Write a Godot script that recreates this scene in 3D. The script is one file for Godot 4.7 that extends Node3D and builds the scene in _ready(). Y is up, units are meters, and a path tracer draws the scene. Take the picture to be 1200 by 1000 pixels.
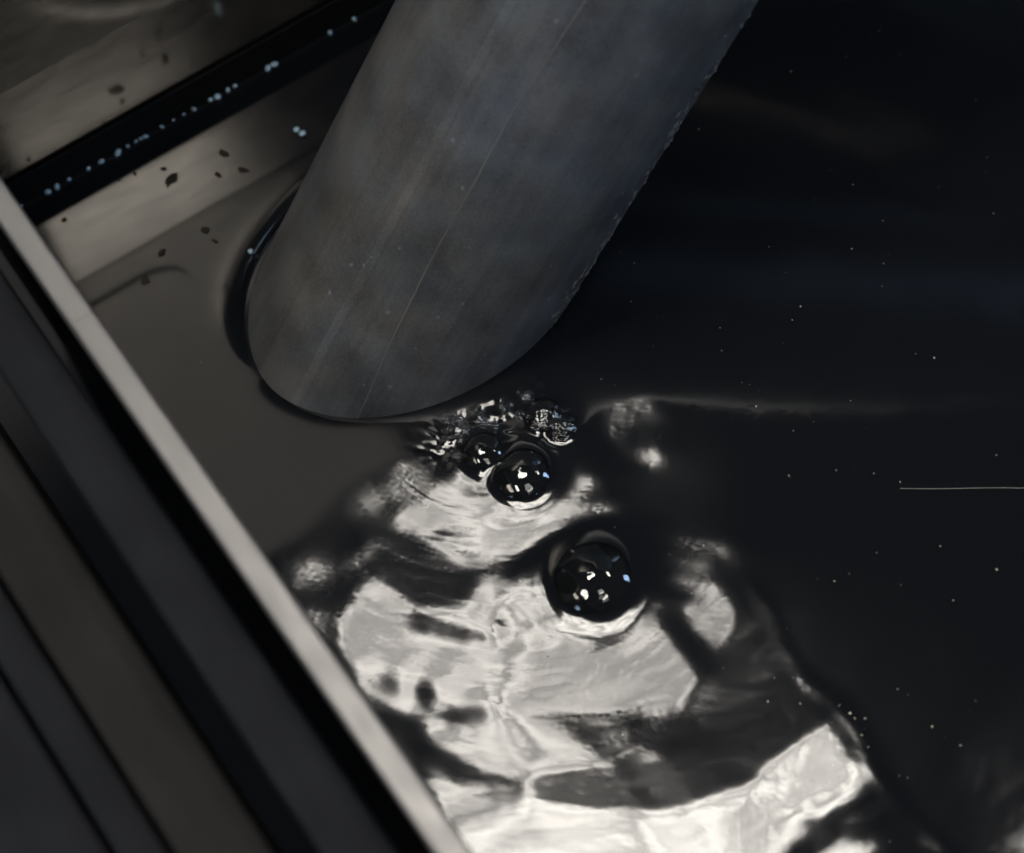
extends Node3D
# A leaning grey pipe dips into dark liquid in a steel tank; air bubbles break the surface,
# which mirrors the ceiling lights. Lengths inside the tank are given in millimetres.

const MM := 0.001
const WALL_Z := -125.4          # inner face of the back wall
const TURN := deg_to_rad(4.1)   # the side wall stands slightly askew
const SIDE_X := -69.0           # inner face of the side wall, in its own turned axes
const PIPE_BASE := Vector3(1.9, 0.0, -49.1)
const PIPE_AXIS := Vector3(0.6442, 0.7645, -0.0236)
const PIPE_R := 35.0

# swells on the liquid: x, z, half length, half width, turn, height
const RIPPLES := [
	[30.1, 52.5, 7.3, 5.2, 0.85, 0.1418], [-23.6, 8.0, 13.2, 2.6, -1.50, 0.0383], [44.0, 8.6, 16.7, 8.6, 1.02, 0.0665],
	[-77.9, 88.9, 19.9, 11.0, -0.32, 0.2679], [-23.2, 67.0, 5.1, 3.2, -1.05, 0.1185], [-27.8, 2.8, 18.2, 2.7, -0.85, 0.0233],
	[9.7, 21.1, 2.5, 3.3, -0.85, 0.0657], [-46.9, 20.0, 9.3, 2.7, -1.23, -0.0715], [15.3, 115.9, 4.2, 2.6, 0.51, 0.0918],
	[-16.1, 94.4, 11.1, 8.9, 0.72, 0.1798], [5.3, 11.5, 2.5, 2.6, 1.07, 0.0803], [-26.3, 31.6, 5.5, 3.2, 0.25, 0.2591],
	[-27.9, 90.0, 9.2, 7.4, -0.83, 0.1621], [3.2, 129.1, 4.8, 10.0, 0.62, -0.3519], [75.6, 122.3, 25.0, 14.0, 1.52, -0.2683],
	[-35.2, 78.1, 6.0, 3.4, -1.02, 0.2375], [25.3, 59.6, 5.8, 3.0, -1.16, 0.0625], [17.7, 109.6, 6.3, 5.2, -1.32, 0.5171],
	[-39.1, 62.4, 3.7, 3.1, 0.45, -0.2368], [-28.6, 67.7, 12.9, 2.6, 0.77, -0.0804], [8.2, 64.2, 5.6, 2.6, -0.35, 0.0993],
	[21.3, 23.2, 3.4, 2.9, -1.40, -0.1270], [-11.8, 84.1, 7.0, 2.9, 0.24, -0.1245], [-47.1, 49.7, 8.7, 2.6, 0.39, -0.1705],
	[-24.0, 40.7, 8.4, 2.6, -0.37, -0.1446], [-27.0, 19.5, 2.5, 4.2, -0.31, 0.2437], [-21.1, 47.4, 2.5, 2.6, 1.57, 0.0551],
	[33.7, 10.5, 5.7, 2.8, 1.48, 0.1856], [-32.6, 62.9, 5.1, 4.0, -0.92, -0.0591], [-39.7, 61.7, 10.1, 3.1, 0.08, 0.2165],
	[-30.3, 67.9, 13.5, 5.6, -0.52, -0.2438], [-10.4, 62.1, 19.5, 2.9, -0.22, -0.0947], [21.1, 22.0, 5.6, 2.8, 0.52, 0.1332],
	[-3.3, 114.6, 11.9, 8.4, -1.14, -0.1169], [-30.9, 61.4, 2.5, 4.0, -0.86, -0.0917], [17.7, -0.8, 16.8, 6.9, 0.15, 0.1296],
	[-31.7, 8.0, 2.7, 2.6, -0.73, -0.2362], [-17.7, 68.8, 9.8, 2.6, 1.05, -0.0147], [-36.0, 32.7, 9.7, 2.6, 0.91, -0.0368],
	[-28.9, 15.5, 3.3, 2.6, 0.51, 0.1605], [-7.5, 51.6, 10.7, 3.8, 1.23, -0.0591], [-3.7, 30.0, 10.1, 2.6, 0.08, -0.2010],
	[-45.7, 44.6, 4.1, 2.7, -1.54, -0.1633], [-32.3, 43.5, 12.0, 3.5, 1.01, 0.1497], [-24.5, 32.6, 7.4, 2.6, 0.39, -0.1670],
	[-44.2, 10.0, 14.2, 4.2, -0.89, 0.0992], [-44.5, 43.6, 8.5, 3.6, -0.63, 0.1320], [33.7, 18.0, 7.2, 9.1, -0.55, 0.1542],
	[16.2, 50.9, 7.1, 2.6, 0.80, 0.3671], [-25.0, 45.0, 6.9, 2.6, 1.45, 0.1385], [-1.0, 78.6, 2.5, 2.6, 0.58, 0.0423],
	[-45.8, -5.9, 10.6, 7.9, -1.20, -0.1157], [20.6, 111.1, 4.3, 2.6, -0.64, -0.0526], [-20.6, 52.1, 6.1, 2.6, 0.64, 0.2386],
	[17.6, 140.2, 13.9, 3.9, 0.72, 0.2579], [-41.7, 2.9, 9.5, 4.8, -0.30, -0.0972], [-40.9, 12.4, 3.0, 10.1, 0.10, -0.1799],
	[-29.0, 57.3, 4.6, 2.9, -1.13, 0.1144], [55.5, -4.1, 22.7, 12.0, 0.89, 0.0519], [-41.1, 78.2, 10.1, 3.7, 1.16, 0.1777],
	[-21.5, 48.2, 4.9, 4.0, 0.59, -0.1041], [107.2, 116.6, 25.0, 14.0, 1.57, -0.2119], [19.1, 47.8, 2.5, 6.2, -0.71, 0.1924],
	[-17.0, 10.0, 7.7, 2.7, 1.18, 0.0926], [-35.8, 8.3, 12.4, 2.8, -1.52, -0.1259], [7.3, 108.4, 4.5, 2.6, 0.16, 0.1482],
	[-49.4, 81.8, 5.0, 4.0, 0.69, -0.3207], [-36.9, 118.7, 25.0, 14.0, -0.89, 0.1559], [15.2, 56.2, 7.6, 3.1, 0.20, -0.2167],
	[16.6, 4.0, 14.1, 9.1, 0.59, -0.2014], [-52.8, 39.8, 19.3, 11.8, -0.14, -0.0444], [-67.1, 74.0, 18.1, 8.4, 0.11, 0.2695],
	[5.7, 118.1, 3.1, 5.2, 0.52, 0.2648], [-21.5, 70.6, 5.5, 5.7, -1.15, 0.1779], [-44.0, 53.7, 11.0, 3.9, 1.02, 0.4685],
	[-33.4, 83.4, 5.0, 3.7, -1.21, 0.6092], [-49.8, 27.3, 10.3, 2.8, 1.41, 0.0615], [11.6, 112.6, 7.0, 3.1, -0.98, 0.3301],
	[-4.3, 108.5, 5.9, 2.6, 0.50, 0.0545], [-9.2, 58.4, 12.0, 3.8, 0.42, -0.0824], [-49.6, 44.7, 3.9, 2.6, -1.28, -0.2433],
	[-13.6, 85.1, 7.5, 4.5, 0.02, 0.1722], [-29.8, 78.1, 16.7, 3.2, 0.22, 0.0794], [-18.2, 60.6, 6.0, 2.6, -1.42, 0.0323],
	[-37.1, 80.5, 8.0, 4.6, -0.54, -0.3285], [-13.1, 91.9, 6.0, 2.6, 0.31, -0.0588], [-16.3, 26.5, 5.3, 3.0, 0.63, 0.0866],
	[-20.9, 52.5, 20.0, 2.9, 0.55, -0.1045], [-53.3, 58.0, 14.2, 2.6, 1.21, 0.0708], [-41.2, 74.1, 2.5, 4.1, 0.46, -0.1287],
	[-59.7, 31.8, 15.4, 5.8, 0.14, 0.1044], [-31.2, 42.6, 9.0, 2.6, 0.60, -0.2051], [-40.3, 55.2, 21.6, 6.8, 0.02, -0.1046],
	[-58.2, 20.7, 17.7, 2.6, 1.07, 0.0087], [-2.4, 106.6, 2.9, 5.3, 1.45, -0.1080], [-14.2, 99.1, 3.0, 3.5, -1.37, -0.1283],
	[-17.4, 58.7, 7.9, 2.6, -1.14, -0.0428], [-13.3, 100.2, 6.2, 2.6, 0.33, 0.1281], [-2.4, -0.1, 10.7, 7.7, -1.26, -0.0940],
	[-23.6, 46.2, 12.8, 3.7, 0.01, 0.0975], [-51.3, 78.8, 8.2, 3.0, 1.12, -0.0703], [-56.7, 46.2, 7.2, 2.6, 0.60, 0.1099],
	[-5.3, 61.6, 6.7, 3.1, 0.68, 0.0981], [-23.6, -10.3, 10.3, 7.2, -1.57, 0.1027], [2.7, 122.5, 4.7, 2.8, -0.33, -0.1934],
	[-20.6, 11.2, 2.9, 8.0, 0.30, 0.1153], [-40.5, 19.8, 3.0, 6.6, -0.24, -0.1433], [13.7, 78.5, 25.0, 2.6, -0.42, 0.0124],
	[-48.2, 81.3, 5.6, 7.1, -0.14, 0.4526], [-38.2, 70.1, 10.2, 3.1, 0.47, 0.1097], [-45.8, 11.1, 3.5, 2.6, -0.38, -0.0763],
	[-31.2, 8.6, 3.7, 2.6, 1.03, 0.2652], [18.5, 101.4, 6.7, 2.6, -0.05, 0.0585], [7.6, 29.6, 3.4, 2.6, 0.30, 0.2785],
	[0.1, 22.0, 10.8, 2.6, 0.10, 0.0988], [-7.7, 66.6, 12.7, 2.9, 0.17, -0.0660], [-69.6, 47.4, 6.9, 14.0, -0.33, 0.0785],
	[-44.3, 72.9, 7.3, 3.1, 0.22, 0.1086], [-14.0, 57.5, 7.1, 3.5, -0.67, 0.0641], [12.5, 121.0, 13.8, 3.1, -1.15, 0.0981],
	[-29.5, 42.6, 2.5, 2.9, -0.01, 0.3031], [-22.8, 16.2, 8.0, 2.6, -1.10, -0.0793], [10.6, 129.1, 18.2, 2.6, -1.48, -0.0679],
	[-27.4, 6.4, 2.5, 6.0, 1.22, 0.0697], [12.1, 63.7, 6.6, 2.6, 0.80, -0.0555], [-23.2, 79.2, 2.5, 3.9, -0.64, -0.0625],
	[-18.2, 98.7, 13.4, 7.9, 1.38, 0.0854], [-8.8, 58.1, 23.2, 2.9, -0.02, 0.0349], [-28.0, 73.6, 4.0, 13.6, -0.46, 0.2054],
	[-37.1, 24.2, 4.0, 3.4, 0.59, -0.0484], [19.5, 62.7, 8.0, 2.6, -1.42, 0.0604], [34.2, 10.7, 2.5, 5.7, -0.09, -0.1329],
	[4.8, 38.0, 8.4, 4.3, -1.43, 0.0932], [-29.3, 83.2, 3.2, 3.8, 1.21, 0.1175], [-18.8, 93.1, 3.3, 9.1, -0.10, -0.1555],
	[6.6, 54.6, 4.4, 2.6, 0.78, 0.1951], [-48.5, 44.5, 9.6, 2.6, -1.13, 0.1037], [-7.3, 13.1, 15.8, 2.6, 0.00, -0.0205],
	[-59.2, 28.2, 2.8, 6.1, 0.51, 0.2052], [18.1, 38.7, 14.3, 8.1, -0.50, -0.2811], [-48.0, 73.4, 3.1, 3.9, -0.86, -0.1957],
	[26.3, 143.1, 20.7, 14.0, 0.41, -1.2155], [-39.3, 24.2, 11.0, 4.3, 1.16, 0.3637], [-19.4, 34.6, 5.9, 3.0, 1.47, 0.1337],
	[-4.2, 16.6, 16.7, 2.9, -0.58, -0.0513], [32.0, 5.2, 2.5, 2.8, -0.72, -0.0183], [-13.9, 69.6, 10.5, 2.6, 0.32, -0.0792],
	[8.2, 65.6, 4.7, 3.3, 1.34, -0.1604], [-26.2, 105.1, 20.7, 2.6, 0.51, -0.0259], [0.8, 74.9, 3.8, 2.6, 0.22, 0.0837],
	[-37.2, 58.9, 2.9, 10.9, 0.70, 0.0951], [18.0, 8.7, 6.8, 3.6, -0.59, -0.0707], [-2.1, 75.8, 9.0, 2.7, -0.39, -0.2761],
	[-28.7, 15.9, 5.8, 3.0, 1.22, -0.4100], [4.0, 71.0, 2.5, 8.5, 0.03, 0.0441], [-48.5, 82.4, 5.3, 3.2, 0.72, 0.1900],
	[20.0, 9.6, 15.8, 3.6, 0.28, 0.0663], [2.9, 59.3, 14.8, 2.6, -0.23, 0.1303], [-33.0, 39.6, 5.1, 2.6, -1.14, 0.1202],
	[-0.7, 105.1, 4.8, 2.6, -0.41, 0.1091], [9.9, 85.2, 20.5, 12.7, 0.09, -0.2471], [-8.7, 34.2, 4.2, 2.9, -0.18, -0.1979],
	[12.4, 53.4, 6.6, 2.6, 0.73, 0.3621], [-21.0, 7.1, 8.8, 3.5, 0.20, -0.0821], [-31.3, 89.7, 12.1, 2.6, 0.65, 0.0565],
	[-35.3, 69.1, 11.5, 3.2, -1.35, 0.2206], [-37.7, 54.4, 6.0, 3.6, -1.40, 0.2241], [-17.9, 27.8, 10.6, 5.1, 1.19, -0.0928],
	[3.3, 31.9, 10.2, 6.8, -0.96, -0.2273], [15.0, 50.8, 8.6, 4.8, 0.19, -0.4492], [-0.9, 76.1, 18.6, 2.9, -0.35, 0.1520],
	[13.2, 109.7, 7.0, 3.1, 0.06, -0.2182], [76.6, 75.7, 25.0, 14.0, -0.09, -0.0787], [-9.0, 23.1, 12.3, 2.6, -0.80, -0.0078],
	[-58.4, 27.5, 5.8, 2.6, -0.92, -0.1674], [5.0, 117.9, 3.0, 2.6, 0.71, -0.1705], [-56.4, 10.8, 11.0, 4.6, 0.46, -0.1130],
	[0.7, 108.0, 7.3, 2.6, 0.92, 0.0342], [76.3, -20.6, 25.0, 14.0, 0.84, 0.0225], [-9.9, 101.5, 2.5, 3.9, 0.61, -0.0574],
	[25.2, 51.2, 3.1, 7.6, -0.52, 0.1437], [-65.4, 13.4, 17.1, 12.6, -0.88, 0.2673], [47.3, 129.7, 25.0, 14.0, 1.56, -0.4467],
	[-52.0, 89.1, 5.2, 2.6, 0.70, -0.0446], [14.0, 113.8, 5.0, 3.6, 0.59, -0.3357], [-28.7, 65.9, 3.5, 3.6, -0.54, 0.2740],
	[-25.3, -8.2, 4.3, 2.8, 0.68, 0.0587], [-43.6, 58.4, 6.4, 3.3, 0.34, -0.3304], [-59.6, 72.3, 2.5, 8.5, 0.10, 0.0530],
	[6.8, 102.4, 2.5, 5.2, -0.75, 0.0257], [-1.3, 22.5, 10.6, 3.3, -0.01, -0.1378], [-65.9, 108.9, 25.0, 14.0, -0.99, 0.2124],
	[-21.4, 85.7, 2.5, 10.9, -1.29, -0.0681], [-33.9, 85.2, 4.4, 3.7, -0.98, -0.4348], [6.4, 70.2, 2.5, 7.1, 1.06, 0.1123],
	[-40.5, 73.6, 2.8, 7.1, 0.22, 0.2461], [-15.0, 36.7, 9.7, 3.2, -0.39, 0.1957], [16.8, 106.3, 5.5, 3.1, -1.38, -0.1788],
	[-22.2, 56.1, 7.9, 2.6, -0.82, 0.0356], [-1.9, 28.3, 17.8, 2.6, -0.42, 0.0804], [9.1, 15.3, 7.2, 4.8, -0.88, 0.1555],
	[-5.6, 76.9, 4.0, 2.6, -0.66, 0.0854], [1.5, 57.2, 7.5, 2.6, -0.61, -0.0666], [-48.2, 57.7, 4.7, 2.6, 0.24, 0.1874],
	[17.0, 19.0, 4.7, 2.6, 1.32, -0.0820], [-19.3, 71.2, 13.4, 2.6, 0.58, -0.1081], [17.1, 106.5, 5.4, 3.8, -0.38, -0.2906],
	[8.5, 115.8, 2.5, 3.2, 0.79, -0.2482], [7.1, 29.9, 3.2, 2.9, 1.16, -0.1862], [26.9, 6.6, 11.7, 4.5, 0.20, 0.1068],
]
# air bubbles: x, z, radius, centre height as a share of the radius
const RISE := 0.11               # how far the liquid climbs round a bubble, as a share of its radius
const BUBBLES := [
	[-3.8, 43.6, 8.6, 0.05], [-9.0, 1.9, 4.7, 0.2], [-4.2, 12.2, 6.4, 0.1], [7.6, 1.8, 4.4, 0.15], [9.4, 7.0, 3.7, 0.2],
]

var rng := RandomNumberGenerator.new()
var water_material: StandardMaterial3D
var levels := PackedFloat32Array()   # the swell under each bubble


func _ready() -> void:
	rng.seed = 77
	make_camera()
	make_environment()
	make_lights()
	make_water()
	make_tank()
	make_outer_frame()
	make_pipe()
	make_bubbles()
	make_flotsam()


# ---------------------------------------------------------------- camera and light
func make_camera() -> void:
	var c := Camera3D.new()
	c.name = "camera"
	var right := Vector3(0.8563, -0.1457, 0.4956).normalized()
	var back := Vector3(-0.1076, 0.8881, 0.4470).normalized()
	var up := back.cross(right).normalized()
	c.transform = Transform3D(Basis(right, up, back), Vector3(-0.0610, 0.5036, 0.2535))
	c.near = 0.02
	c.far = 20.0
	var a := CameraAttributesPhysical.new()
	a.frustum_focal_length = 68.055
	a.frustum_focus_distance = 0.556
	a.frustum_near = 0.02
	a.frustum_far = 20.0
	a.exposure_aperture = 8.5
	c.attributes = a
	c.fov = 20.0
	add_child(c)


func make_environment() -> void:
	var e := Environment.new()
	e.background_mode = Environment.BG_COLOR
	e.background_color = Color(0.030, 0.032, 0.037).linear_to_srgb()
	e.tonemap_mode = Environment.TONE_MAPPER_LINEAR
	e.tonemap_exposure = 1.0
	e.sdfgi_enabled = true
	e.ssao_enabled = true
	e.ssil_enabled = true
	var w := WorldEnvironment.new()
	w.name = "environment"
	w.environment = e
	add_child(w)


func light_panel(called: String, label: String, category: String, group: String, at: Transform3D, size: Vector2, tint: Color, glow: float, energy: float) -> void:
	var t := thing(called, label, category, group)
	t.transform = at
	var m := mat(Color(0.7, 0.7, 0.68), 0.6)
	m.emission_enabled = true
	m.emission = tint.linear_to_srgb()
	m.emission_energy_multiplier = glow
	m.emission_operator = BaseMaterial3D.EMISSION_OP_MULTIPLY
	m.emission_texture = noise_tex(0.012, 3, 256, 5, Color(0.40, 0.40, 0.41), Color(1, 1, 1), 0.40)
	m.uv1_triplanar = true
	m.uv1_scale = Vector3(6.0, 6.0, 6.0)
	var st := SurfaceTool.new()
	st.begin(Mesh.PRIMITIVE_TRIANGLES)
	box(st, Vector3(-size.x / 2, -size.y / 2, -0.004), Vector3(size.x / 2, size.y / 2, 0.004))
	part("diffuser", st, m, t)
	var fm := mat(Color(0.10, 0.10, 0.10), 0.6)
	st = SurfaceTool.new()
	st.begin(Mesh.PRIMITIVE_TRIANGLES)
	var b := 0.002
	box(st, Vector3(-size.x / 2 - b, -size.y / 2 - b, 0.0045), Vector3(size.x / 2 + b, size.y / 2 + b, 0.03))
	box(st, Vector3(-size.x / 2 - b, size.y / 2 + 0.0002, -0.003), Vector3(size.x / 2 + b, size.y / 2 + b, 0.0042))
	box(st, Vector3(-size.x / 2 - b, -size.y / 2 - b, -0.003), Vector3(size.x / 2 + b, -size.y / 2 - 0.0002, 0.0042))
	box(st, Vector3(size.x / 2 + 0.0002, -size.y / 2 - 0.0001, -0.003), Vector3(size.x / 2 + b, size.y / 2 + 0.0001, 0.0042))
	box(st, Vector3(-size.x / 2 - b, -size.y / 2 - 0.0001, -0.003), Vector3(-size.x / 2 - 0.0002, size.y / 2 + 0.0001, 0.0042))
	part("frame", st, fm, t)
	var l := AreaLight3D.new()
	l.name = "lamp_light"
	l.area_size = size
	l.light_color = tint.linear_to_srgb()
	l.light_energy = energy
	l.area_normalize_energy = false
	l.area_range = 8.0
	l.shadow_enabled = true
	l.position = Vector3(0, 0, -0.005)
	t.add_child(l)


func make_lights() -> void:
	var warm := Color(1.0, 0.95, 0.87)
	var down := Basis(Vector3(1, 0, 0), -PI / 2)   # local -z points down, local y along -z
	# x0, x1, z0, z1 of the strips that the liquid mirrors
	# x0, x1, z0, z1, glow, energy of each fitting; the first three stand mirrored in the ripples
	var fittings := [
		[-0.25, 0.283, -0.385, -0.17, 27.0, 1.6, "long ceiling light mirrored in the smooth bright streak at the bottom"],
		[-0.25, 0.02, -0.4475, -0.3875, 27.0, 1.6, "short added light panel filling the gap between the long and the square one"],  # added panel that closes a dark gap in the mirrored streaks
		[-0.045, 0.205, -0.76, -0.4525, 23.0, 0.3, "square ceiling light mirrored in the broken bright ripples"],
		[-0.30, 0.10, 0.98, 1.12, 10.0, 2.1, "ceiling light mirrored twice beside the waterline of the back wall"],
		[-0.34, 0.10, 0.53, 0.95, 2.0, 0.5, "broad dim added glow panel mirrored as brown sheen left of the pipe"],  # added glowing panel for the brown sheen, standing for a dim ceiling
		[-0.40, 0.12, 1.22, 1.50, 1.0, 0.25, "dim added glow panel mirrored in the upper back wall"],  # added glowing panel that brightens the upper back wall
		[-1.00, -0.75, 0.10, 0.60, 12.0, 2.2, "ceiling light beyond the side rim of the tank"],
		[1.20, 1.45, -0.60, 0.10, 14.0, 2.6, "ceiling light beyond the far side of the tank"],
	]
	for s in fittings:
		light_panel("ceiling_light", s[6], "ceiling light", "ceiling lights over the tank",
			Transform3D(down, Vector3((s[0] + s[1]) / 2, 1.606, (s[2] + s[3]) / 2)), Vector2(s[1] - s[0], s[3] - s[2]), warm, s[4], s[5])
	# bluish windows low round the tank
	var blue := Color(0.42, 0.64, 1.0)
	for w in [
		[Vector3(1.5, 0.75, 0.35), Vector2(0.30, 0.40), "bluish window on the far side of the tank"],
		[Vector3(0.35, 0.7, 1.7), Vector2(0.30, 0.40), "bluish window beyond the near end of the tank"],
		[Vector3(-1.2, 0.75, 1.1), Vector2(0.30, 0.40), "bluish window beyond the side rim"],
	]:
		var at: Vector3 = w[0]
		light_panel("window", w[2], "window", "windows round the tank", Transform3D(Basis.looking_at(-at), at), w[1], blue, 13.0, 0.9)


# ---------------------------------------------------------------- helpers
func thing(called: String, label: String, category: String, group := "") -> Node3D:
	var o := Node3D.new()
	o.name = numbered(called)
	add_child(o)
	tag(o, label, category, group)
	return o


func tag(o: Node, label: String, category: String, group := "") -> void:
	o.set_meta("label", label)
	o.set_meta("category", category)
	if group:
		o.set_meta("group", group)


func numbered(called: String) -> String:
	if not has_node(NodePath(called)):
		return called
	var k := 1
	while has_node(NodePath("%s_%03d" % [called, k])):
		k += 1
	return "%s_%03d" % [called, k]


func part(called: String, st: SurfaceTool, m: Material, parent: Node) -> MeshInstance3D:
	var o := MeshInstance3D.new()
	o.name = called if parent != self else numbered(called)
	o.mesh = st.commit()
	o.material_override = m
	parent.add_child(o, true)
	return o


func mat(c: Color, rough: float, metal := 0.0) -> StandardMaterial3D:
	var m := StandardMaterial3D.new()
	m.albedo_color = c.linear_to_srgb()
	m.roughness = rough
	m.metallic = metal
	return m


func noise_tex(freq: float, octaves: int, size: int, sd: int, lo: Color, hi: Color, spread := 0.0) -> NoiseTexture2D:
	var n := FastNoiseLite.new()
	n.frequency = freq
	n.fractal_octaves = octaves
	n.seed = sd
	var t := NoiseTexture2D.new()
	t.width = size
	t.height = size
	t.seamless = true
	t.noise = n
	var g := Gradient.new()
	g.colors = PackedColorArray([lo, hi])
	g.offsets = PackedFloat32Array([spread, 1.0 - spread])
	t.color_ramp = g
	return t


func quad(st: SurfaceTool, a: Vector3, b: Vector3, c: Vector3, d: Vector3) -> void:
	for v in [a, b, c, a, c, d]:
		st.add_vertex(v)


func box(st: SurfaceTool, lo: Vector3, hi: Vector3) -> void:
	prism(st, PackedVector2Array([Vector2(lo.x, lo.y), Vector2(hi.x, lo.y), Vector2(hi.x, hi.y), Vector2(lo.x, hi.y)]), lo.z, hi.z)


# a closed outline in x and y, drawn out along z
func prism(st: SurfaceTool, p: PackedVector2Array, z0: float, z1: float) -> void:
	var n := p.size()
	for i in n:
		var a := p[i]
		var b := p[(i + 1) % n]
		quad(st, Vector3(a.x, a.y, z0), Vector3(a.x, a.y, z1), Vector3(b.x, b.y, z1), Vector3(b.x, b.y, z0))
	var tri := Geometry2D.triangulate_polygon(p)
	for k in tri.size() / 3:
		var a := p[tri[3 * k]]
		var b := p[tri[3 * k + 1]]
		var c := p[tri[3 * k + 2]]
		for v in [Vector3(a.x, a.y, z0), Vector3(b.x, b.y, z0), Vector3(c.x, c.y, z0)]:
			st.add_vertex(v)
		for v in [Vector3(a.x, a.y, z1), Vector3(c.x, c.y, z1), Vector3(b.x, b.y, z1)]:
			st.add_vertex(v)


# an outline with its corners rounded
func rounded(p: PackedVector2Array, r: float, steps := 5) -> PackedVector2Array:
	var out := PackedVector2Array()
	var n := p.size()
	for i in n:
		var a := p[(i + n - 1) % n]
		var b := p[i]
		var c := p[(i + 1) % n]
		var k: float = minf(r, minf(a.distance_to(b), b.distance_to(c)) * 0.45)
		var s := b + (a - b).normalized() * k
		var e := b + (c - b).normalized() * k
		for j in steps + 1:
			var t := float(j) / steps
			out.append(s.lerp(b, t).lerp(b.lerp(e, t), t))
	return out


func rect(x0: float, y0: float, x1: float, y1: float) -> PackedVector2Array:
	return PackedVector2Array([Vector2(x0, y0), Vector2(x1, y0), Vector2(x1, y1), Vector2(x0, y1)])


# one rounded bar in millimetres
func bar(called: String, outline: PackedVector2Array, r: float, z0: float, z1: float, m: Material, parent: Node) -> MeshInstance3D:
	var p := PackedVector2Array()
	for v in rounded(outline, r):
		p.append(v * MM)
	var st := SurfaceTool.new()
	st.begin(Mesh.PRIMITIVE_TRIANGLES)
	prism(st, p, z0 * MM, z1 * MM)
	return part(called, st, m, parent)


# ---------------------------------------------------------------- the liquid
func spaced(edges: Array) -> PackedFloat32Array:
	var out := PackedFloat32Array()
	for e in edges:
		var n: int = roundi((e[1] - e[0]) / e[2])
		for i in n:
			out.append(lerpf(e[0], e[1], float(i) / n))
	out.append(edges[-1][1])
	return out


func index_of(a: PackedFloat32Array, v: float) -> int:
	return clampi(a.bsearch(v), 0, a.size() - 1)


func pipe_gap(x: float, z: float) -> float:
	var w := Vector3(x, 0, z) - PIPE_BASE
	var a := PIPE_AXIS.normalized()
	return (w - a * w.dot(a)).length() - PIPE_R


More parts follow.
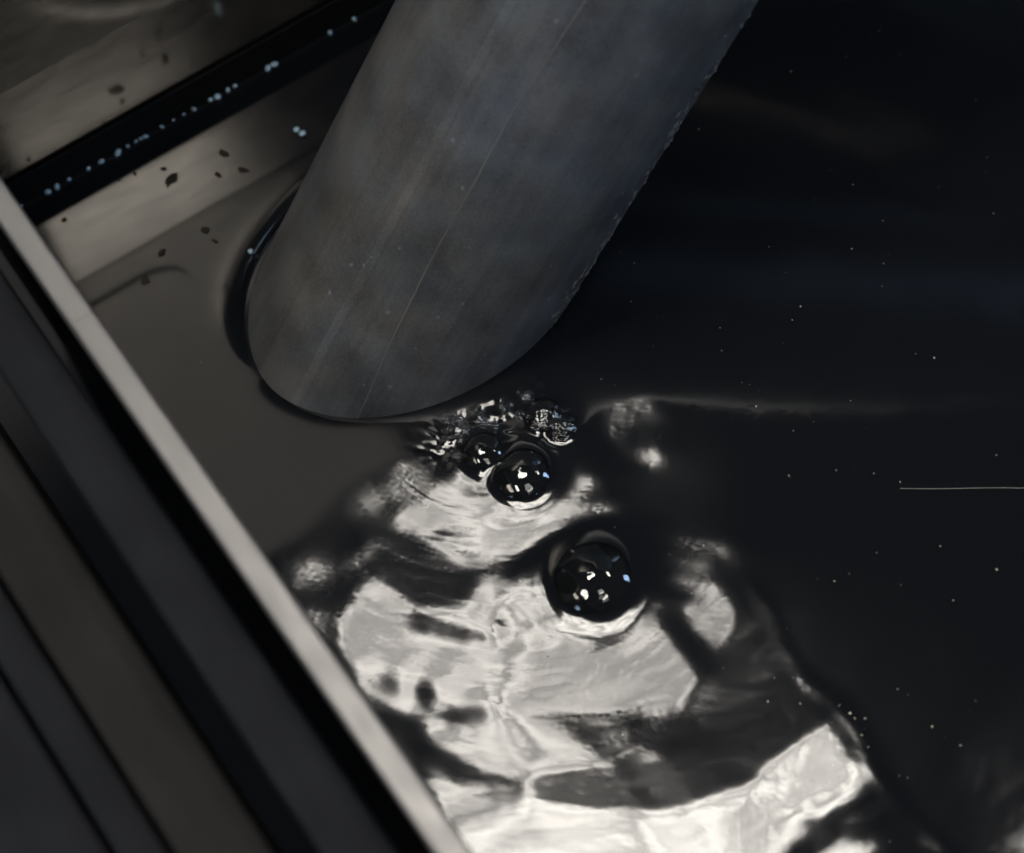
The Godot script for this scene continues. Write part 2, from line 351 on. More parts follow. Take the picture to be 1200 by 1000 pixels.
func make_water() -> void:
	var xs := spaced([[-82.0, -30.0, 0.8], [-30.0, 30.0, 0.5], [30.0, 172.0, 0.9], [172.0, 330.0, 6.0]])
	var zs := spaced([[WALL_Z, -110.0, 0.6], [-110.0, -25.0, 0.8], [-25.0, 70.0, 0.5], [70.0, 152.0, 0.8], [152.0, 260.0, 6.0]])
	var nx := xs.size()
	var nz := zs.size()
	var h := PackedFloat32Array()
	h.resize(nx * nz)
	var rows: Array = RIPPLES.duplicate()
	# the fine ridge that trails off towards the lower right
	rows.append_array([[25.3, 65.8, 3.0, 1.3, 1.59, 0.022], [25.3, 69.4, 3.0, 1.3, 1.59, 0.022], [25.2, 73.1, 3.4, 1.3, 1.81, 0.022], [24.2, 77.2, 3.4, 1.3, 1.81, 0.022], [23.2, 81.4, 3.9, 1.3, 1.54, 0.022], [23.4, 86.2, 3.9, 1.3, 1.54, 0.022], [23.5, 91.1, 3.5, 1.3, 1.32, 0.022], [24.6, 95.3, 3.5, 1.3, 1.32, 0.022], [25.7, 99.5, 3.0, 1.3, 1.49, 0.022], [26.0, 103.2, 3.0, 1.3, 1.49, 0.022], [26.3, 106.9, 4.1, 1.3, 1.80, 0.022], [25.2, 111.8, 4.1, 1.3, 1.80, 0.022], [24.1, 116.8, 3.7, 1.3, 1.54, 0.022], [24.2, 121.4, 3.7, 1.3, 1.54, 0.022], [24.4, 126.0, 3.8, 1.3, 1.32, 0.022], [25.5, 130.6, 3.8, 1.3, 1.32, 0.022], [26.7, 135.2, 3.0, 1.3, 1.30, 0.022], [27.6, 138.5, 3.0, 1.3, 1.30, 0.022]])
	# torn film and froth between the bubbles and the pipe
	for i in 210:
		var t := rng.randf()
		var cx := lerpf(-17.0, 11.0, t) + rng.randfn(0.0, 1.8)
		var cz := lerpf(-6.0, -3.5, t) + rng.randfn(0.0, 2.8)
		rows.append([cx, cz, rng.randf_range(0.9, 3.0), rng.randf_range(0.5, 0.8), rng.randf_range(-1.5, 1.5), rng.randf_range(-0.085, 0.09)])
	for r in rows:
		var reach: float = 4.2 * maxf(r[2], r[3])
		var c := cos(r[4])
		var s := sin(r[4])
		var i0 := index_of(xs, r[0] - reach)
		var i1 := index_of(xs, r[0] + reach)
		var j0 := index_of(zs, r[1] - reach)
		var j1 := index_of(zs, r[1] + reach)
		var il: float = 1.0 / r[2]
		var iw: float = 1.0 / r[3]
		var ht: float = r[5]
		for i in range(i0, i1 + 1):
			var dx: float = xs[i] - r[0]
			for j in range(j0, j1 + 1):
				var dz: float = zs[j] - r[1]
				var u := (c * dx + s * dz) * il
				var v := (c * dz - s * dx) * iw
				h[i * nz + j] += ht * exp(-0.5 * (u * u + v * v))
	levels.resize(BUBBLES.size())
	for k in BUBBLES.size():
		levels[k] = h[index_of(xs, BUBBLES[k][0]) * nz + index_of(zs, BUBBLES[k][1])]
	# wide slow rings on the open side, the liquid drawn up at the pipe and the wall, dished under each bubble
	var soft := FastNoiseLite.new()
	soft.seed = 12
	soft.frequency = 0.035
	var fine := FastNoiseLite.new()
	fine.seed = 5
	fine.frequency = 0.13
	fine.fractal_octaves = 2
	fine.domain_warp_enabled = true
	fine.domain_warp_amplitude = 14.0
	fine.domain_warp_frequency = 0.05
	for i in nx:
		for j in nz:
			var x := xs[i]
			var z := zs[j]
			var y := h[i * nz + j]
			var far := smoothstep(38.0, 75.0, Vector2(x + 2.0, z - 20.0).length()) * smoothstep(0.0, 60.0, x + z * 0.4)
			if far > 0.0:
				var d := Vector2(x + 2.0, z - 10.0).length() + 6.0 * soft.get_noise_2d(x, z)
				y += far * 0.02 * sin(d * 0.3)
			if x < 60.0 and z > -20.0:
				var rr := Vector2(x + 6.0, z + 10.0).length()
				var aa := atan2(z + 10.0, x + 6.0)
				y += 0.011 * fine.get_noise_2d(rr * 0.95, aa * rr * 0.42)
			var g := pipe_gap(x, z)
			if g < 16.0:
				var w := Vector2(x - PIPE_BASE.x, z - PIPE_BASE.z).normalized()
				var f := (1.0 - smoothstep(-0.5, 0.25, w.y)) * smoothstep(-0.2, 0.3, -w.x)
				var lift := lerpf(-0.5, 2.6, f)
				y += lift * exp(-maxf(g, 0.0) / lerpf(1.0, 2.3, f))
			if z < -105.0:
				y += 1.6 * exp(-(z - WALL_Z) / 2.4)
			for k in BUBBLES.size():
				var b: Array = BUBBLES[k]
				var d: float = Vector2(x - b[0], z - b[1]).length() / b[2]
				if d < 6.0:
					y = lerpf(levels[k], y, smoothstep(1.0, 1.6, d)) + b[2] * RISE * exp(-(maxf(d, 0.7) - 1.0) / 0.42)
			h[i * nz + j] = y
	var vs := PackedVector3Array()
	var ns := PackedVector3Array()
	vs.resize(nx * nz)
	ns.resize(nx * nz)
	for i in nx:
		for j in nz:
			var k := i * nz + j
			var a := maxi(i - 1, 0)
			var b := mini(i + 1, nx - 1)
			var c := maxi(j - 1, 0)
			var d := mini(j + 1, nz - 1)
			vs[k] = Vector3(xs[i], h[k], zs[j]) * MM
			for q in BUBBLES:
				var off := Vector2(xs[i] - q[0], zs[j] - q[1])
				if absf(off.length() - q[2]) < 0.36:
					off = off.normalized() * q[2]
					vs[k] = Vector3(q[0] + off.x, h[k], q[1] + off.y) * MM
			ns[k] = Vector3(-(h[b * nz + j] - h[a * nz + j]) / (xs[b] - xs[a]), 1.0, -(h[i * nz + d] - h[i * nz + c]) / (zs[d] - zs[c])).normalized()
	var idx := PackedInt32Array()
	for i in nx - 1:
		for j in nz - 1:
			var side := SIDE_X / cos(TURN) + zs[j] * tan(TURN)
			if xs[i + 1] < side - 1.0:
				continue
			var k := i * nz + j
			var hollow := false
			for q in BUBBLES:
				if Vector2((xs[i] + xs[i + 1]) / 2 - q[0], (zs[j] + zs[j + 1]) / 2 - q[1]).length() < q[2]:
					hollow = true
			if hollow:
				continue
			idx.append_array([k, k + nz, k + nz + 1, k, k + nz + 1, k + 1])
	var arr := []
	arr.resize(Mesh.ARRAY_MAX)
	arr[Mesh.ARRAY_VERTEX] = vs
	arr[Mesh.ARRAY_NORMAL] = ns
	arr[Mesh.ARRAY_INDEX] = idx
	var am := ArrayMesh.new()
	am.add_surface_from_arrays(Mesh.PRIMITIVE_TRIANGLES, arr)
	var o := MeshInstance3D.new()
	o.name = "water"
	o.mesh = am
	var m := mat(Color(0.006, 0.007, 0.009), 0.066)
	m.metallic_specular = 0.5
	water_material = mat(Color(0.006, 0.007, 0.009), 0.02)
	o.material_override = m
	o.set_meta("kind", "structure")
	o.set_meta("label", "dark still liquid with bright rippled reflections")
	add_child(o)


# ---------------------------------------------------------------- the tank
func steel(sd: int) -> StandardMaterial3D:
	var m := mat(Color(1, 1, 1), 0.15, 1.0)
	m.albedo_texture = noise_tex(0.02, 5, 512, sd, Color(0.46, 0.44, 0.41).linear_to_srgb(), Color(0.64, 0.60, 0.54).linear_to_srgb())
	m.roughness_texture = noise_tex(0.03, 4, 256, sd + 1, Color(0.7, 0.7, 0.7), Color(1, 1, 1))
	m.uv1_triplanar = true
	m.uv1_scale = Vector3(7, 22, 7)
	return m


func make_tank() -> void:
	var t := thing("metal_tank", "steel tank with dull back wall and bright side rim holding dark liquid", "tank")
	var st_wall := steel(31)
	var st_upper := steel(47)
	st_upper.albedo_color = Color(0.50, 0.50, 0.50).linear_to_srgb()
	st_upper.roughness = 0.2
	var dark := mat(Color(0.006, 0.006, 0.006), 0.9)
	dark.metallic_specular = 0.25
	# back wall: outlines in z (as x of the outline) and y, drawn out along x
	var turn_x := Basis(Vector3(0, 1, 0), -PI / 2)      # outline x -> world z, drawn-out z -> world -x
	var back := func(called: String, outline: PackedVector2Array, r: float, x0: float, x1: float, m: Material) -> MeshInstance3D:
		var o := bar(called, outline, r, -x1, -x0, m, t)
		o.basis = turn_x
		return o
	back.call("back_wall", rect(WALL_Z - 4.0, -60.0, WALL_Z, 42.0), 0.15, -84.0, 330.0, st_wall)
	back.call("upper_wall", rect(WALL_Z - 3.6, 42.1, WALL_Z + 0.4, 230.0), 0.15, -84.0, 330.0, st_upper)
	var plate := bar("raised_plate", rect(-200.0, 54.0, -44.0, 160.0), 14.0, 0.0, 0.8, st_upper, t)
	plate.position.z = (WALL_Z + 0.5) * MM
	back.call("dark_reflection_strip", rect(WALL_Z + 0.2, 0.8, WALL_Z + 1.2, 11.0), 0.5, -80.0, 330.0, dark)  # black strip added for the dark reflection along the waterline
	# side wall with its rim, in turned axes
	var side := Node3D.new()
	side.name = "side_wall"
	t.add_child(side)
	side.rotation.y = TURN
	var rim_m := mat(Color(0.21, 0.205, 0.20), 0.5, 0.75)
	rim_m.roughness_texture = noise_tex(0.05, 4, 256, 71, Color(0.75, 0.75, 0.75), Color(1, 1, 1))
	rim_m.uv1_triplanar = true
	rim_m.uv1_scale = Vector3(20, 20, 5)
	bar("sheet", rect(SIDE_X - 2.0, -60.0, SIDE_X, 93.0), 0.6, -118.0, 270.0, st_wall, side)
	bar("rim", rect(-73.0, 93.2, -67.2, 98.0), 1.0, -118.0, -25.3, rim_m, side)
	bar("rim", rect(-73.0, 93.2, -67.2, 98.0), 1.0, -25.2, 270.0, rim_m, side)
	# far side, near end and bottom
	var st := SurfaceTool.new()
	st.begin(Mesh.PRIMITIVE_TRIANGLES)
	box(st, Vector3(331, -60, WALL_Z) * MM, Vector3(335, 98, 264) * MM)
	part("far_side_wall", st, st_wall, t)
	st = SurfaceTool.new()
	st.begin(Mesh.PRIMITIVE_TRIANGLES)
	box(st, Vector3(-50, -60, 261) * MM, Vector3(330.5, 98, 265) * MM)
	part("near_end_wall", st, st_wall, t)
	st = SurfaceTool.new()
	st.begin(Mesh.PRIMITIVE_TRIANGLES)
	box(st, Vector3(-84, -66, -130) * MM, Vector3(335, -61, 265) * MM)
	part("tank_bottom", st, dark, t)
	st = SurfaceTool.new()
	st.begin(Mesh.PRIMITIVE_TRIANGLES)
	quad(st, Vector3(-1.5, -0.075, -1.5), Vector3(1.5, -0.075, -1.5), Vector3(1.5, -0.075, 1.5), Vector3(-1.5, -0.075, 1.5))
	var ground := part("floor", st, mat(Color(0.02, 0.02, 0.021), 0.9), self)
	ground.set_meta("kind", "structure")
	ground.set_meta("label", "dark floor under the tank")


func make_outer_frame() -> void:
	var t := thing("support_frame", "dark painted steel rails running outside the bright tank rim", "frame")
	t.rotation.y = TURN
	var paint := mat(Color(1, 1, 1), 0.7)
	paint.metallic_specular = 0.3
	paint.albedo_texture = noise_tex(0.03, 4, 256, 81, Color(0.007, 0.008, 0.010).linear_to_srgb(), Color(0.014, 0.0155, 0.019).linear_to_srgb())
	paint.uv1_triplanar = true
	paint.uv1_scale = Vector3(12, 12, 6)
	var brown := mat(Color(1, 1, 1), 0.7)
	brown.metallic_specular = 0.3
	brown.albedo_texture = noise_tex(0.02, 4, 256, 83, Color(0.012, 0.011, 0.010).linear_to_srgb(), Color(0.024, 0.022, 0.020).linear_to_srgb())
	brown.uv1_triplanar = true
	brown.uv1_scale = Vector3(12, 12, 5)
	bar("rail", PackedVector2Array([Vector2(-89.6, 50), Vector2(-77.8, 50), Vector2(-77.8, 91), Vector2(-81.0, 92.5), Vector2(-89.6, 93)]), 1.5, -130, 270, paint, t)
	bar("rail", PackedVector2Array([Vector2(-111, 50), Vector2(-96.3, 50), Vector2(-96.3, 90), Vector2(-100, 92), Vector2(-111, 92)]), 1.5, -130, 270, brown, t)
	bar("rail", PackedVector2Array([Vector2(-120.4, 60), Vector2(-112, 60), Vector2(-112, 87), Vector2(-120.4, 87.5)]), 1.5, -130, 270, paint, t)
	bar("side_plate", rect(-190, 60, -121.4, 84), 1.5, -130, 270, paint, t)


# ---------------------------------------------------------------- the pipe
func make_pipe() -> void:
	var t := thing("pipe", "thick dark grey pipe leaning into the liquid", "pipe")
	var a := PIPE_AXIS.normalized()
	var x := a.cross(Vector3(0, 0, 1)).normalized()
	t.transform = Transform3D(Basis(x, a, x.cross(a)), PIPE_BASE * MM)
	var lo := -48.0
	var hi := 420.0
	# the tube: outside, inside and the two cut ends
	var st := SurfaceTool.new()
	st.begin(Mesh.PRIMITIVE_TRIANGLES)
	var ns := 128
	var prof := [[PIPE_R - 3.0, lo, -1.0], [PIPE_R - 0.6, lo, 0.0], [PIPE_R, lo + 0.6, 1.0], [PIPE_R, hi - 0.6, 1.0], [PIPE_R - 0.6, hi, 0.0], [PIPE_R - 3.0, hi, -1.0], [PIPE_R - 3.0, lo, -1.0]]
	for i in ns:
		var f0 := TAU * i / ns
		var f1 := TAU * (i + 1) / ns
		for k in prof.size() - 1:
			var p: Array = prof[k]
			var q: Array = prof[k + 1]
			var corner := [[p, f0, i], [p, f1, i + 1], [q, f1, i + 1], [p, f0, i], [q, f1, i + 1], [q, f0, i]]
			for c in corner:
				var r: float = c[0][0]
				var y: float = c[0][1]
				var nv := Vector3(cos(c[1]), 0, sin(c[1]))
				if p[0] != q[0] and p[1] == q[1]:
					nv = Vector3(0, -1.0 if p[1] == lo else 1.0, 0)
				elif p[0] < PIPE_R - 2.0:
					nv = -nv
				st.set_normal(nv)
				st.set_uv(Vector2(float(c[2]) / ns, (y - lo) / (hi - lo)))
				st.add_vertex(Vector3(cos(c[1]) * r, y, sin(c[1]) * r) * MM)
	var m := mat(Color(1, 1, 1), 0.5)
	m.albedo_texture = pipe_texture()
	m.roughness_texture = noise_tex(0.02, 4, 256, 95, Color(0.75, 0.75, 0.75), Color(1, 1, 1))
	m.metallic_specular = 0.5
	part("tube", st, m, t)
	# the moulded seam
	var seam := [[-48.0, 131.0], [-21.0, 132.7], [-1.7, 135.6], [27.0, 138.4], [54.0, 138.8], [73.0, 139.0], [105.0, 136.4], [420.0, 120.0]]
	st = SurfaceTool.new()
	st.begin(Mesh.PRIMITIVE_TRIANGLES)
	var last := []
	for y in range(-47, 420, 2):
		var f := seam_at(seam, y) + 0.25 * sin(y * 0.21) * rng.randf()
		var w := 0.75 + 0.2 * sin(y * 0.13)
		var row := []
		for s in [[-w, PIPE_R - 0.05], [-0.25 * w, PIPE_R + 0.16], [0.25 * w, PIPE_R + 0.16], [w, PIPE_R - 0.05]]:
			var g := deg_to_rad(f + s[0] * 0.5)
			row.append(Vector3(cos(g) * s[1], y, sin(g) * s[1]) * MM)
		if last:
			for k in 3:
				quad(st, last[k], last[k + 1], row[k + 1], row[k])
		last = row
	part("seam", st, mat(Color(0.15, 0.135, 0.12), 0.6), t)
	# pale dried drops and the crust along the right edge
	st = SurfaceTool.new()
	st.begin(Mesh.PRIMITIVE_TRIANGLES)
	for i in 130:
		var y := rng.randf_range(-15.0, 120.0)
		var f := rng.randf_range(70.0, 190.0)
		if i < 34:
			y = rng.randf_range(5.0, 70.0)
			f = rng.randf_range(66.0, 112.0)
		lump(st, f, y, 0.2 + 0.75 * pow(rng.randf(), 2.0), 0.10)
	var spots := part("dried_drops", st, mat(Color(0.17, 0.175, 0.19), 0.7), t)
	spots.set_meta("kind", "stuff")
	st = SurfaceTool.new()
	st.begin(Mesh.PRIMITIVE_TRIANGLES)
	for i in 260:
		var y := rng.randf_range(-4.0, 150.0)
		lump(st, rng.randfn(62.0, 4.5), y, 0.3 + 1.0 * pow(rng.randf(), 2.0), 0.4)
	var crust := part("edge_crust", st, mat(Color(0.13, 0.12, 0.11), 0.85), t)
	crust.set_meta("kind", "stuff")
	crust.set_meta("label", "rough flaking crust along the right edge of the pipe")


func seam_at(s: Array, y: float) -> float:
	for k in s.size() - 1:
		if y <= s[k + 1][0]:
			return lerpf(s[k][1], s[k + 1][1], (y - s[k][0]) / (s[k + 1][0] - s[k][0]))
	return s[-1][1]


# a small flat lump on the pipe at an angle and a height
func lump(st: SurfaceTool, deg: float, y: float, r: float, rise: float) -> void:
	var f := deg_to_rad(deg)
	var n := Vector3(cos(f), 0, sin(f))
	var u := Vector3(-sin(f), 0, cos(f))
	var c := n * (PIPE_R - 0.03) + Vector3(0, y, 0)
	var ring := []
	for k in 7:
		var g := TAU * k / 7.0
		var q := r * rng.randf_range(0.65, 1.2)
		ring.append(c + u * cos(g) * q + Vector3(0, sin(g) * q * 1.3, 0) - n * 0.02)
	for k in 7:
		st.add_vertex((c + n * r * rise) * MM)
		st.add_vertex(ring[k] * MM)
		st.add_vertex(ring[(k + 1) % 7] * MM)


func pipe_texture() -> ImageTexture:
	var w := 1024
	var hgt := 1024
	var im := Image.create(w, hgt, false, Image.FORMAT_RGB8)
	var n1 := FastNoiseLite.new()
	n1.seed = 3
	n1.frequency = 0.012
	n1.fractal_octaves = 5
	var n2 := FastNoiseLite.new()
	n2.seed = 8
	n2.frequency = 0.05
	n2.fractal_octaves = 3
	var n3 := FastNoiseLite.new()
	n3.seed = 21
	n3.frequency = 0.35
	for i in w:
		var ang := TAU * i / w
		var cx := cos(ang) * 163.0
		var cz := sin(ang) * 163.0
		for j in hgt:
			var blot := n1.get_noise_3d(cx, j * 2.1, cz)
			var streak := n2.get_noise_3d(cx * 1.3, j * 0.07, cz * 1.3)
			var grain := n3.get_noise_3d(cx, j * 2.1, cz)
			var v := 0.094 * (1.0 + 0.55 * blot + 0.22 * streak + 0.40 * grain)
			if absf(i - 449.0 - 0.012 * (j - 160.0)) < 5.0:
				v *= 1.25
			var tint := clampf(0.5 + 1.4 * n1.get_noise_3d(cx + 400.0, j * 1.5, cz), 0.0, 1.0)
			var c := Color(v * lerpf(0.95, 1.05, tint), v * lerpf(1.0, 1.0, tint), v * lerpf(1.04, 0.93, tint))
			im.set_pixel(i, j, c.linear_to_srgb())
	return ImageTexture.create_from_image(im)


# ---------------------------------------------------------------- bubbles and flotsam
func film() -> StandardMaterial3D:
	var m := StandardMaterial3D.new()
	m.albedo_color = Color(0.9, 0.95, 1.0, 0.004)
	m.transparency = BaseMaterial3D.TRANSPARENCY_ALPHA
	m.roughness = 0.0
	m.metallic_specular = 0.5
	return m


# a dome open at its base, unit radius; wobble makes it slightly uneven
func dome(cut: float, wobble: float, sd: int, often := 0.9) -> ArrayMesh:
	var n := FastNoiseLite.new()
	n.seed = sd
	n.frequency = often
	var rows := 22
	var cols := 40
	var vs := PackedVector3Array()
	var idx := PackedInt32Array()
	for i in rows + 1:
		for j in cols + 1:
			var th := cut * i / rows
			var f := TAU * (j % cols) / cols
			var d := Vector3(sin(th) * cos(f), cos(th), sin(th) * sin(f))
			vs.append(d * (1.0 + wobble * n.get_noise_3dv(d * 1.5)))
	for i in rows:
		for j in cols:
			var k := i * (cols + 1) + j
			idx.append_array([k, k + 1, k + cols + 2, k, k + cols + 2, k + cols + 1])
	var st := SurfaceTool.new()
	st.begin(Mesh.PRIMITIVE_TRIANGLES)
	for v in vs:
		st.set_smooth_group(0)
		st.add_vertex(v)
	for k in idx:
		st.add_index(k)
	st.generate_normals()
	return st.commit()


func make_bubbles() -> void:
	var clear := film()
	var names := [
		"largest bubble standing alone in a dark ring amid the bright ripples",
		"round bubble at the left of the cluster below the pipe",
		"larger dark bubble at the front of the cluster below the pipe",
		"uppermost glittering bubble at the right of the cluster",
		"small glittering bubble just below the uppermost one of the cluster",
	]
	for i in BUBBLES.size():
		var b: Array = BUBBLES[i]
		var o := thing("air_bubble", names[i], "bubble", "bubbles rising by the pipe")
		o.position = Vector3(b[0], levels[i], b[1]) * MM
		var cut := 0.70
		var r: float = b[2] / sin(cut)
		var cap := MeshInstance3D.new()
		cap.name = "film"
		cap.mesh = dome(cut, 0.02 if i < 3 else 0.05, 40 + i, 0.9 if i < 3 else 4.0)
		cap.material_override = clear
		o.add_child(cap, true)
		cap.position = Vector3(0, b[2] * RISE - r * cos(cut), 0) * MM
		cap.scale = Vector3.ONE * r * MM
		var inner := cap.duplicate()
		inner.name = "inner_film"
		o.add_child(inner, true)
		inner.scale = Vector3.ONE * r * 0.985 * MM
		# the hollow that the air presses into the liquid
		var st := SurfaceTool.new()
		st.begin(Mesh.PRIMITIVE_TRIANGLES)
		for k in 16:
			for a in 48:
				for c in [[k, a], [k, a + 1], [k + 1, a + 1], [k, a], [k + 1, a + 1], [k + 1, a]]:
					var d: float = c[0] / 16.0 * 1.012
					var f: float = TAU * c[1] / 48.0
					var dent := 0.50
					st.set_normal(Vector3(-cos(f) * 2.0 * dent * d, 1.0, -sin(f) * 2.0 * dent * d).normalized())
					st.add_vertex(Vector3(cos(f) * d, RISE - dent * (1.0 - d * d) - 0.012, sin(f) * d) * b[2] * MM)
		part("hollow", st, water_material, o)
	var small := dome(1.7, 0.12, 60)
	var spots := []
	for i in 30:
		var t := rng.randf()
		spots.append(Vector3(lerpf(-17.0, 9.0, t) + rng.randfn(0.0, 1.3), rng.randf_range(0.5, 1.9), lerpf(-6.5, -3.0, t) + rng.randfn(0.0, 2.2)))
	spots.sort_custom(func(a, b): return a.x * 0.8563 + a.z * 0.4956 < b.x * 0.8563 + b.z * 0.4956)
	for i in spots.size():
		var o := MeshInstance3D.new()
		o.name = numbered("froth_bubble")
		o.mesh = small
		o.material_override = clear
		add_child(o)
		o.position = Vector3(spots[i].x, 0.1, spots[i].z) * MM
		o.rotation.y = rng.randf() * TAU
		o.scale = Vector3.ONE * spots[i].y * MM
		tag(o, "tiny clear bubble in the froth below the pipe, %s from the left" % place_word(i), "bubble", "froth above the bubble cluster")


func place_word(i: int) -> String:
	var words := ["first", "second", "third", "fourth", "fifth", "sixth", "seventh", "eighth", "ninth", "tenth", "eleventh", "twelfth", "thirteenth", "fourteenth", "fifteenth", "sixteenth", "seventeenth", "eighteenth", "nineteenth"]
	if i < 19:
		return words[i]
	return "twentieth" if i == 19 else "thirtieth" if i == 29 else "twenty-" + words[i - 20]


func fleck(called: String, label: String, group: String, at: Vector3, r: float, stretch: float, turn: float, m: Material) -> void:
	var p := PackedVector2Array()
	var n := 14
	for k in n:
		var g := TAU * k / n
		p.append(Vector2(cos(g) * stretch, sin(g)) * r * rng.randf_range(0.55, 1.15) * MM)
	var st := SurfaceTool.new()
	st.begin(Mesh.PRIMITIVE_TRIANGLES)
	prism(st, p, -0.12 * MM, 0.12 * MM)
	var o := part(called, st, m, self)
	o.transform = Transform3D(Basis(Vector3(0, 1, 0), turn) * Basis(Vector3(1, 0, 0), -PI / 2), at * MM)
	tag(o, label, "debris", group)


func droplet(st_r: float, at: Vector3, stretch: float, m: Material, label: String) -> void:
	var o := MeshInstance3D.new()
	o.name = numbered("painted_glint_drop")
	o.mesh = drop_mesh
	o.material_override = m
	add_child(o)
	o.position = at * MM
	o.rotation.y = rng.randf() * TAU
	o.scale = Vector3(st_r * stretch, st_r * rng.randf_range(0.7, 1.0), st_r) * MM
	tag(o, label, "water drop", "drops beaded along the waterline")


var drop_mesh: ArrayMesh


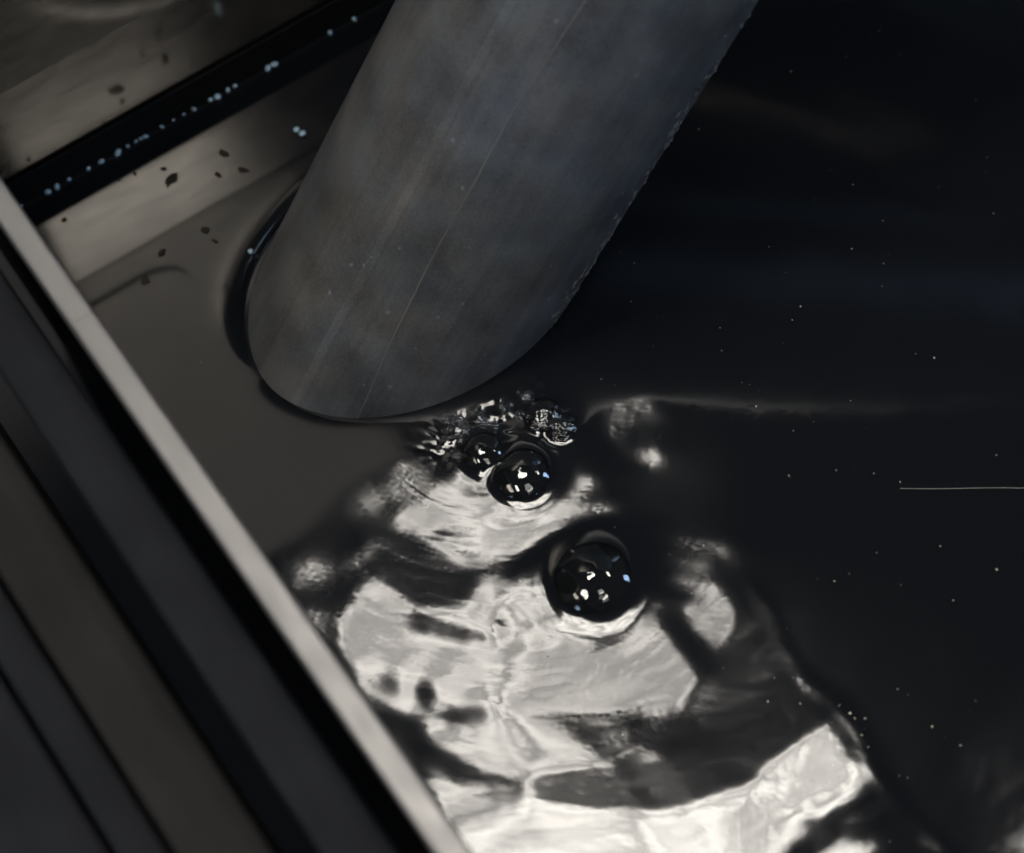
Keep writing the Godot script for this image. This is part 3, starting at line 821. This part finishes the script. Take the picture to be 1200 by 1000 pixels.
func make_flotsam() -> void:
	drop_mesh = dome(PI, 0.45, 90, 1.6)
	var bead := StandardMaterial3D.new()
	bead.albedo_color = Color(0.42, 0.60, 0.72).linear_to_srgb()  # pale blue paints the window glints into the drops
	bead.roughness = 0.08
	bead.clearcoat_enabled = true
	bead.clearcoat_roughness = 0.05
	# beads where the liquid meets the back wall: x and radius
	var beads := 0
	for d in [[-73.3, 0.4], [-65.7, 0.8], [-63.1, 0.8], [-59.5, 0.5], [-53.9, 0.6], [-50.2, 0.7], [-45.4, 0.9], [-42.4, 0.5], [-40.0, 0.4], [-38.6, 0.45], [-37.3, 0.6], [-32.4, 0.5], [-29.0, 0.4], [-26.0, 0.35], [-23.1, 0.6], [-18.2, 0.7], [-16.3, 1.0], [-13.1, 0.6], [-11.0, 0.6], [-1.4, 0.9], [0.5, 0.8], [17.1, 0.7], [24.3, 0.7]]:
		droplet(d[1] * 0.75, Vector3(d[0], 1.7, WALL_Z + 1.4 + 0.6 * d[1]), rng.randf_range(1.0, 1.6), bead, "bead painted with a pale glint on the back wall waterline, %s from the side rim" % place_word(beads))
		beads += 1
	droplet(0.7, Vector3(-3.9, 0.7, -103.1), 1.0, bead, "upper of two painted blue glints beside the left edge of the pipe")
	droplet(0.7, Vector3(-3.2, 0.7, -101.2), 1.2, bead, "lower of two painted blue glints beside the left edge of the pipe")
	droplet(0.6, Vector3(-30.2, 1.6, -77.6), 1.0, bead, "single bead painted with a glint on the left waterline of the pipe")
	# dark scraps afloat left of the pipe: x, z, radius, stretch, turn
	var scrap := mat(Color(0.020, 0.013, 0.009), 0.9)
	for f in [[-37.6, -109.2, 1.5, 1.7, 0.4, "largest ragged dark scrap floating below the wall waterline"], [-22.7, -108.3, 0.8, 2.2, -1.1, "slim dark scrap floating highest left of the pipe"], [-26.8, -103.5, 0.6, 1.9, -1.2, "thin dark scrap just left of the slim ones by the pipe"], [-20.8, -100.8, 0.7, 2.3, -0.9, "slim dark scrap nearest the upper left of the pipe"],
		[-37.0, -90.8, 1.0, 1.2, -0.9, "oval dark scrap midway between rim and pipe"], [-36.2, -86.4, 0.5, 2.0, -1.0, "tiny scrap just below the oval dark one"], [-49.0, -91.2, 0.9, 1.3, 0.3, "dark scrap above the brown blot near the rim"], [-56.0, -86.8, 1.5, 1.0, -1.0, "round brown blot floating near the bright rim"],
		[-65.8, -114.7, 0.6, 1.2, 0.0, "small dark scrap floating closest to the rim"], [-44.5, -116.3, 0.5, 1.2, 1.2, "small dark scrap close under the wall waterline"], [-37.6, -113.3, 0.5, 1.6, -0.6, "tiny dark scrap just above the largest ragged one"], [-48.7, -116.8, 0.35, 1.2, 0.4, "tiniest dark scrap close under the wall waterline"]]:
		fleck("floating_scrap", f[5], "dark scraps afloat left of the pipe", Vector3(f[0], 0.15, f[1]), f[2], f[3], f[4], scrap)
	# pale dust on the open liquid
	var st := SurfaceTool.new()
	st.begin(Mesh.PRIMITIVE_TRIANGLES)
	var dust := [[26.1, 98.9], [38.4, 102.7], [21.0, 88.2], [17.5, 86.0], [11.7, 73.1], [-22.0, 54.2], [26.7, 101.6], [27.0, 103.2], [28.8, 104.5], [-17.4, 79.0], [25.6, 99.0], [39.5, 105.0], [39.7, 113.7], [19.0, 94.0], [26.1, 107.2], [13.4, 89.7], [25.8, 110.2], [27.7, 119.1], [29.0, 120.4], [42.4, 120.5], [40.9, 74.1], [52.6, 82.9], [72.1, 91.4], [72.7, 11.5], [90.6, 40.3], [88.1, 68.5], [53.7, 37.8], [66.6, 62.0], [23.8, 1.3], [21.3, 50.7], [-66.3, -22.1], [-54.5, -57.8]]
	for i in 260:
		dust.append([rng.randf_range(5.0, 150.0), rng.randf_range(-60.0, 150.0)])
	for i in dust.size():
		var r := rng.randf_range(0.10, 0.34) if i < 32 else 0.05 + 0.16 * pow(rng.randf(), 3.0)
		var c := Vector3(dust[i][0], 0.15, dust[i][1])
		var ring := []
		for k in 5:
			var g := TAU * k / 5.0 + i
			ring.append(c + Vector3(cos(g), 0.0, sin(g)) * r * rng.randf_range(0.4, 1.5))
		for k in 5:
			st.add_vertex((c + Vector3(0, r * 0.5, 0)) * MM)
			st.add_vertex(ring[k] * MM)
			st.add_vertex(ring[(k + 1) % 5] * MM)
			st.add_vertex((c - Vector3(0, r * 0.5, 0)) * MM)
			st.add_vertex(ring[(k + 1) % 5] * MM)
			st.add_vertex(ring[k] * MM)
	var o := part("dust", st, mat(Color(0.50, 0.46, 0.36), 0.9), self)
	o.set_meta("kind", "stuff")
	tag(o, "pale dust specks scattered over the dark liquid", "dust")
	# one pale strand added in place of a sensor line, at the right
	st = SurfaceTool.new()
	st.begin(Mesh.PRIMITIVE_TRIANGLES)
	var a := Vector3(65.6, 0.2, 63.4)
	var b := Vector3(112.0, 0.2, 94.4)
	var across := Vector3(-(b - a).z, 0, (b - a).x).normalized()
	for i in 40:
		var p0 := a.lerp(b, i / 40.0) + across * 0.10 * sin(i * 0.31)
		var p1 := a.lerp(b, (i + 1) / 40.0) + across * 0.10 * sin((i + 1) * 0.31)
		for k in 5:
			var f := TAU * k / 5.0
			var g := TAU * (k + 1) / 5.0
			var u0 := (across * cos(f) + Vector3.UP * sin(f)) * 0.10
			var u1 := (across * cos(g) + Vector3.UP * sin(g)) * 0.10
			quad(st, (p0 + u0) * MM, (p0 + u1) * MM, (p1 + u1) * MM, (p1 + u0) * MM)
	tag(part("added_strand", st, mat(Color(0.24, 0.245, 0.22), 0.6), self), "thin pale straight strand added in place of a sensor line", "hair")
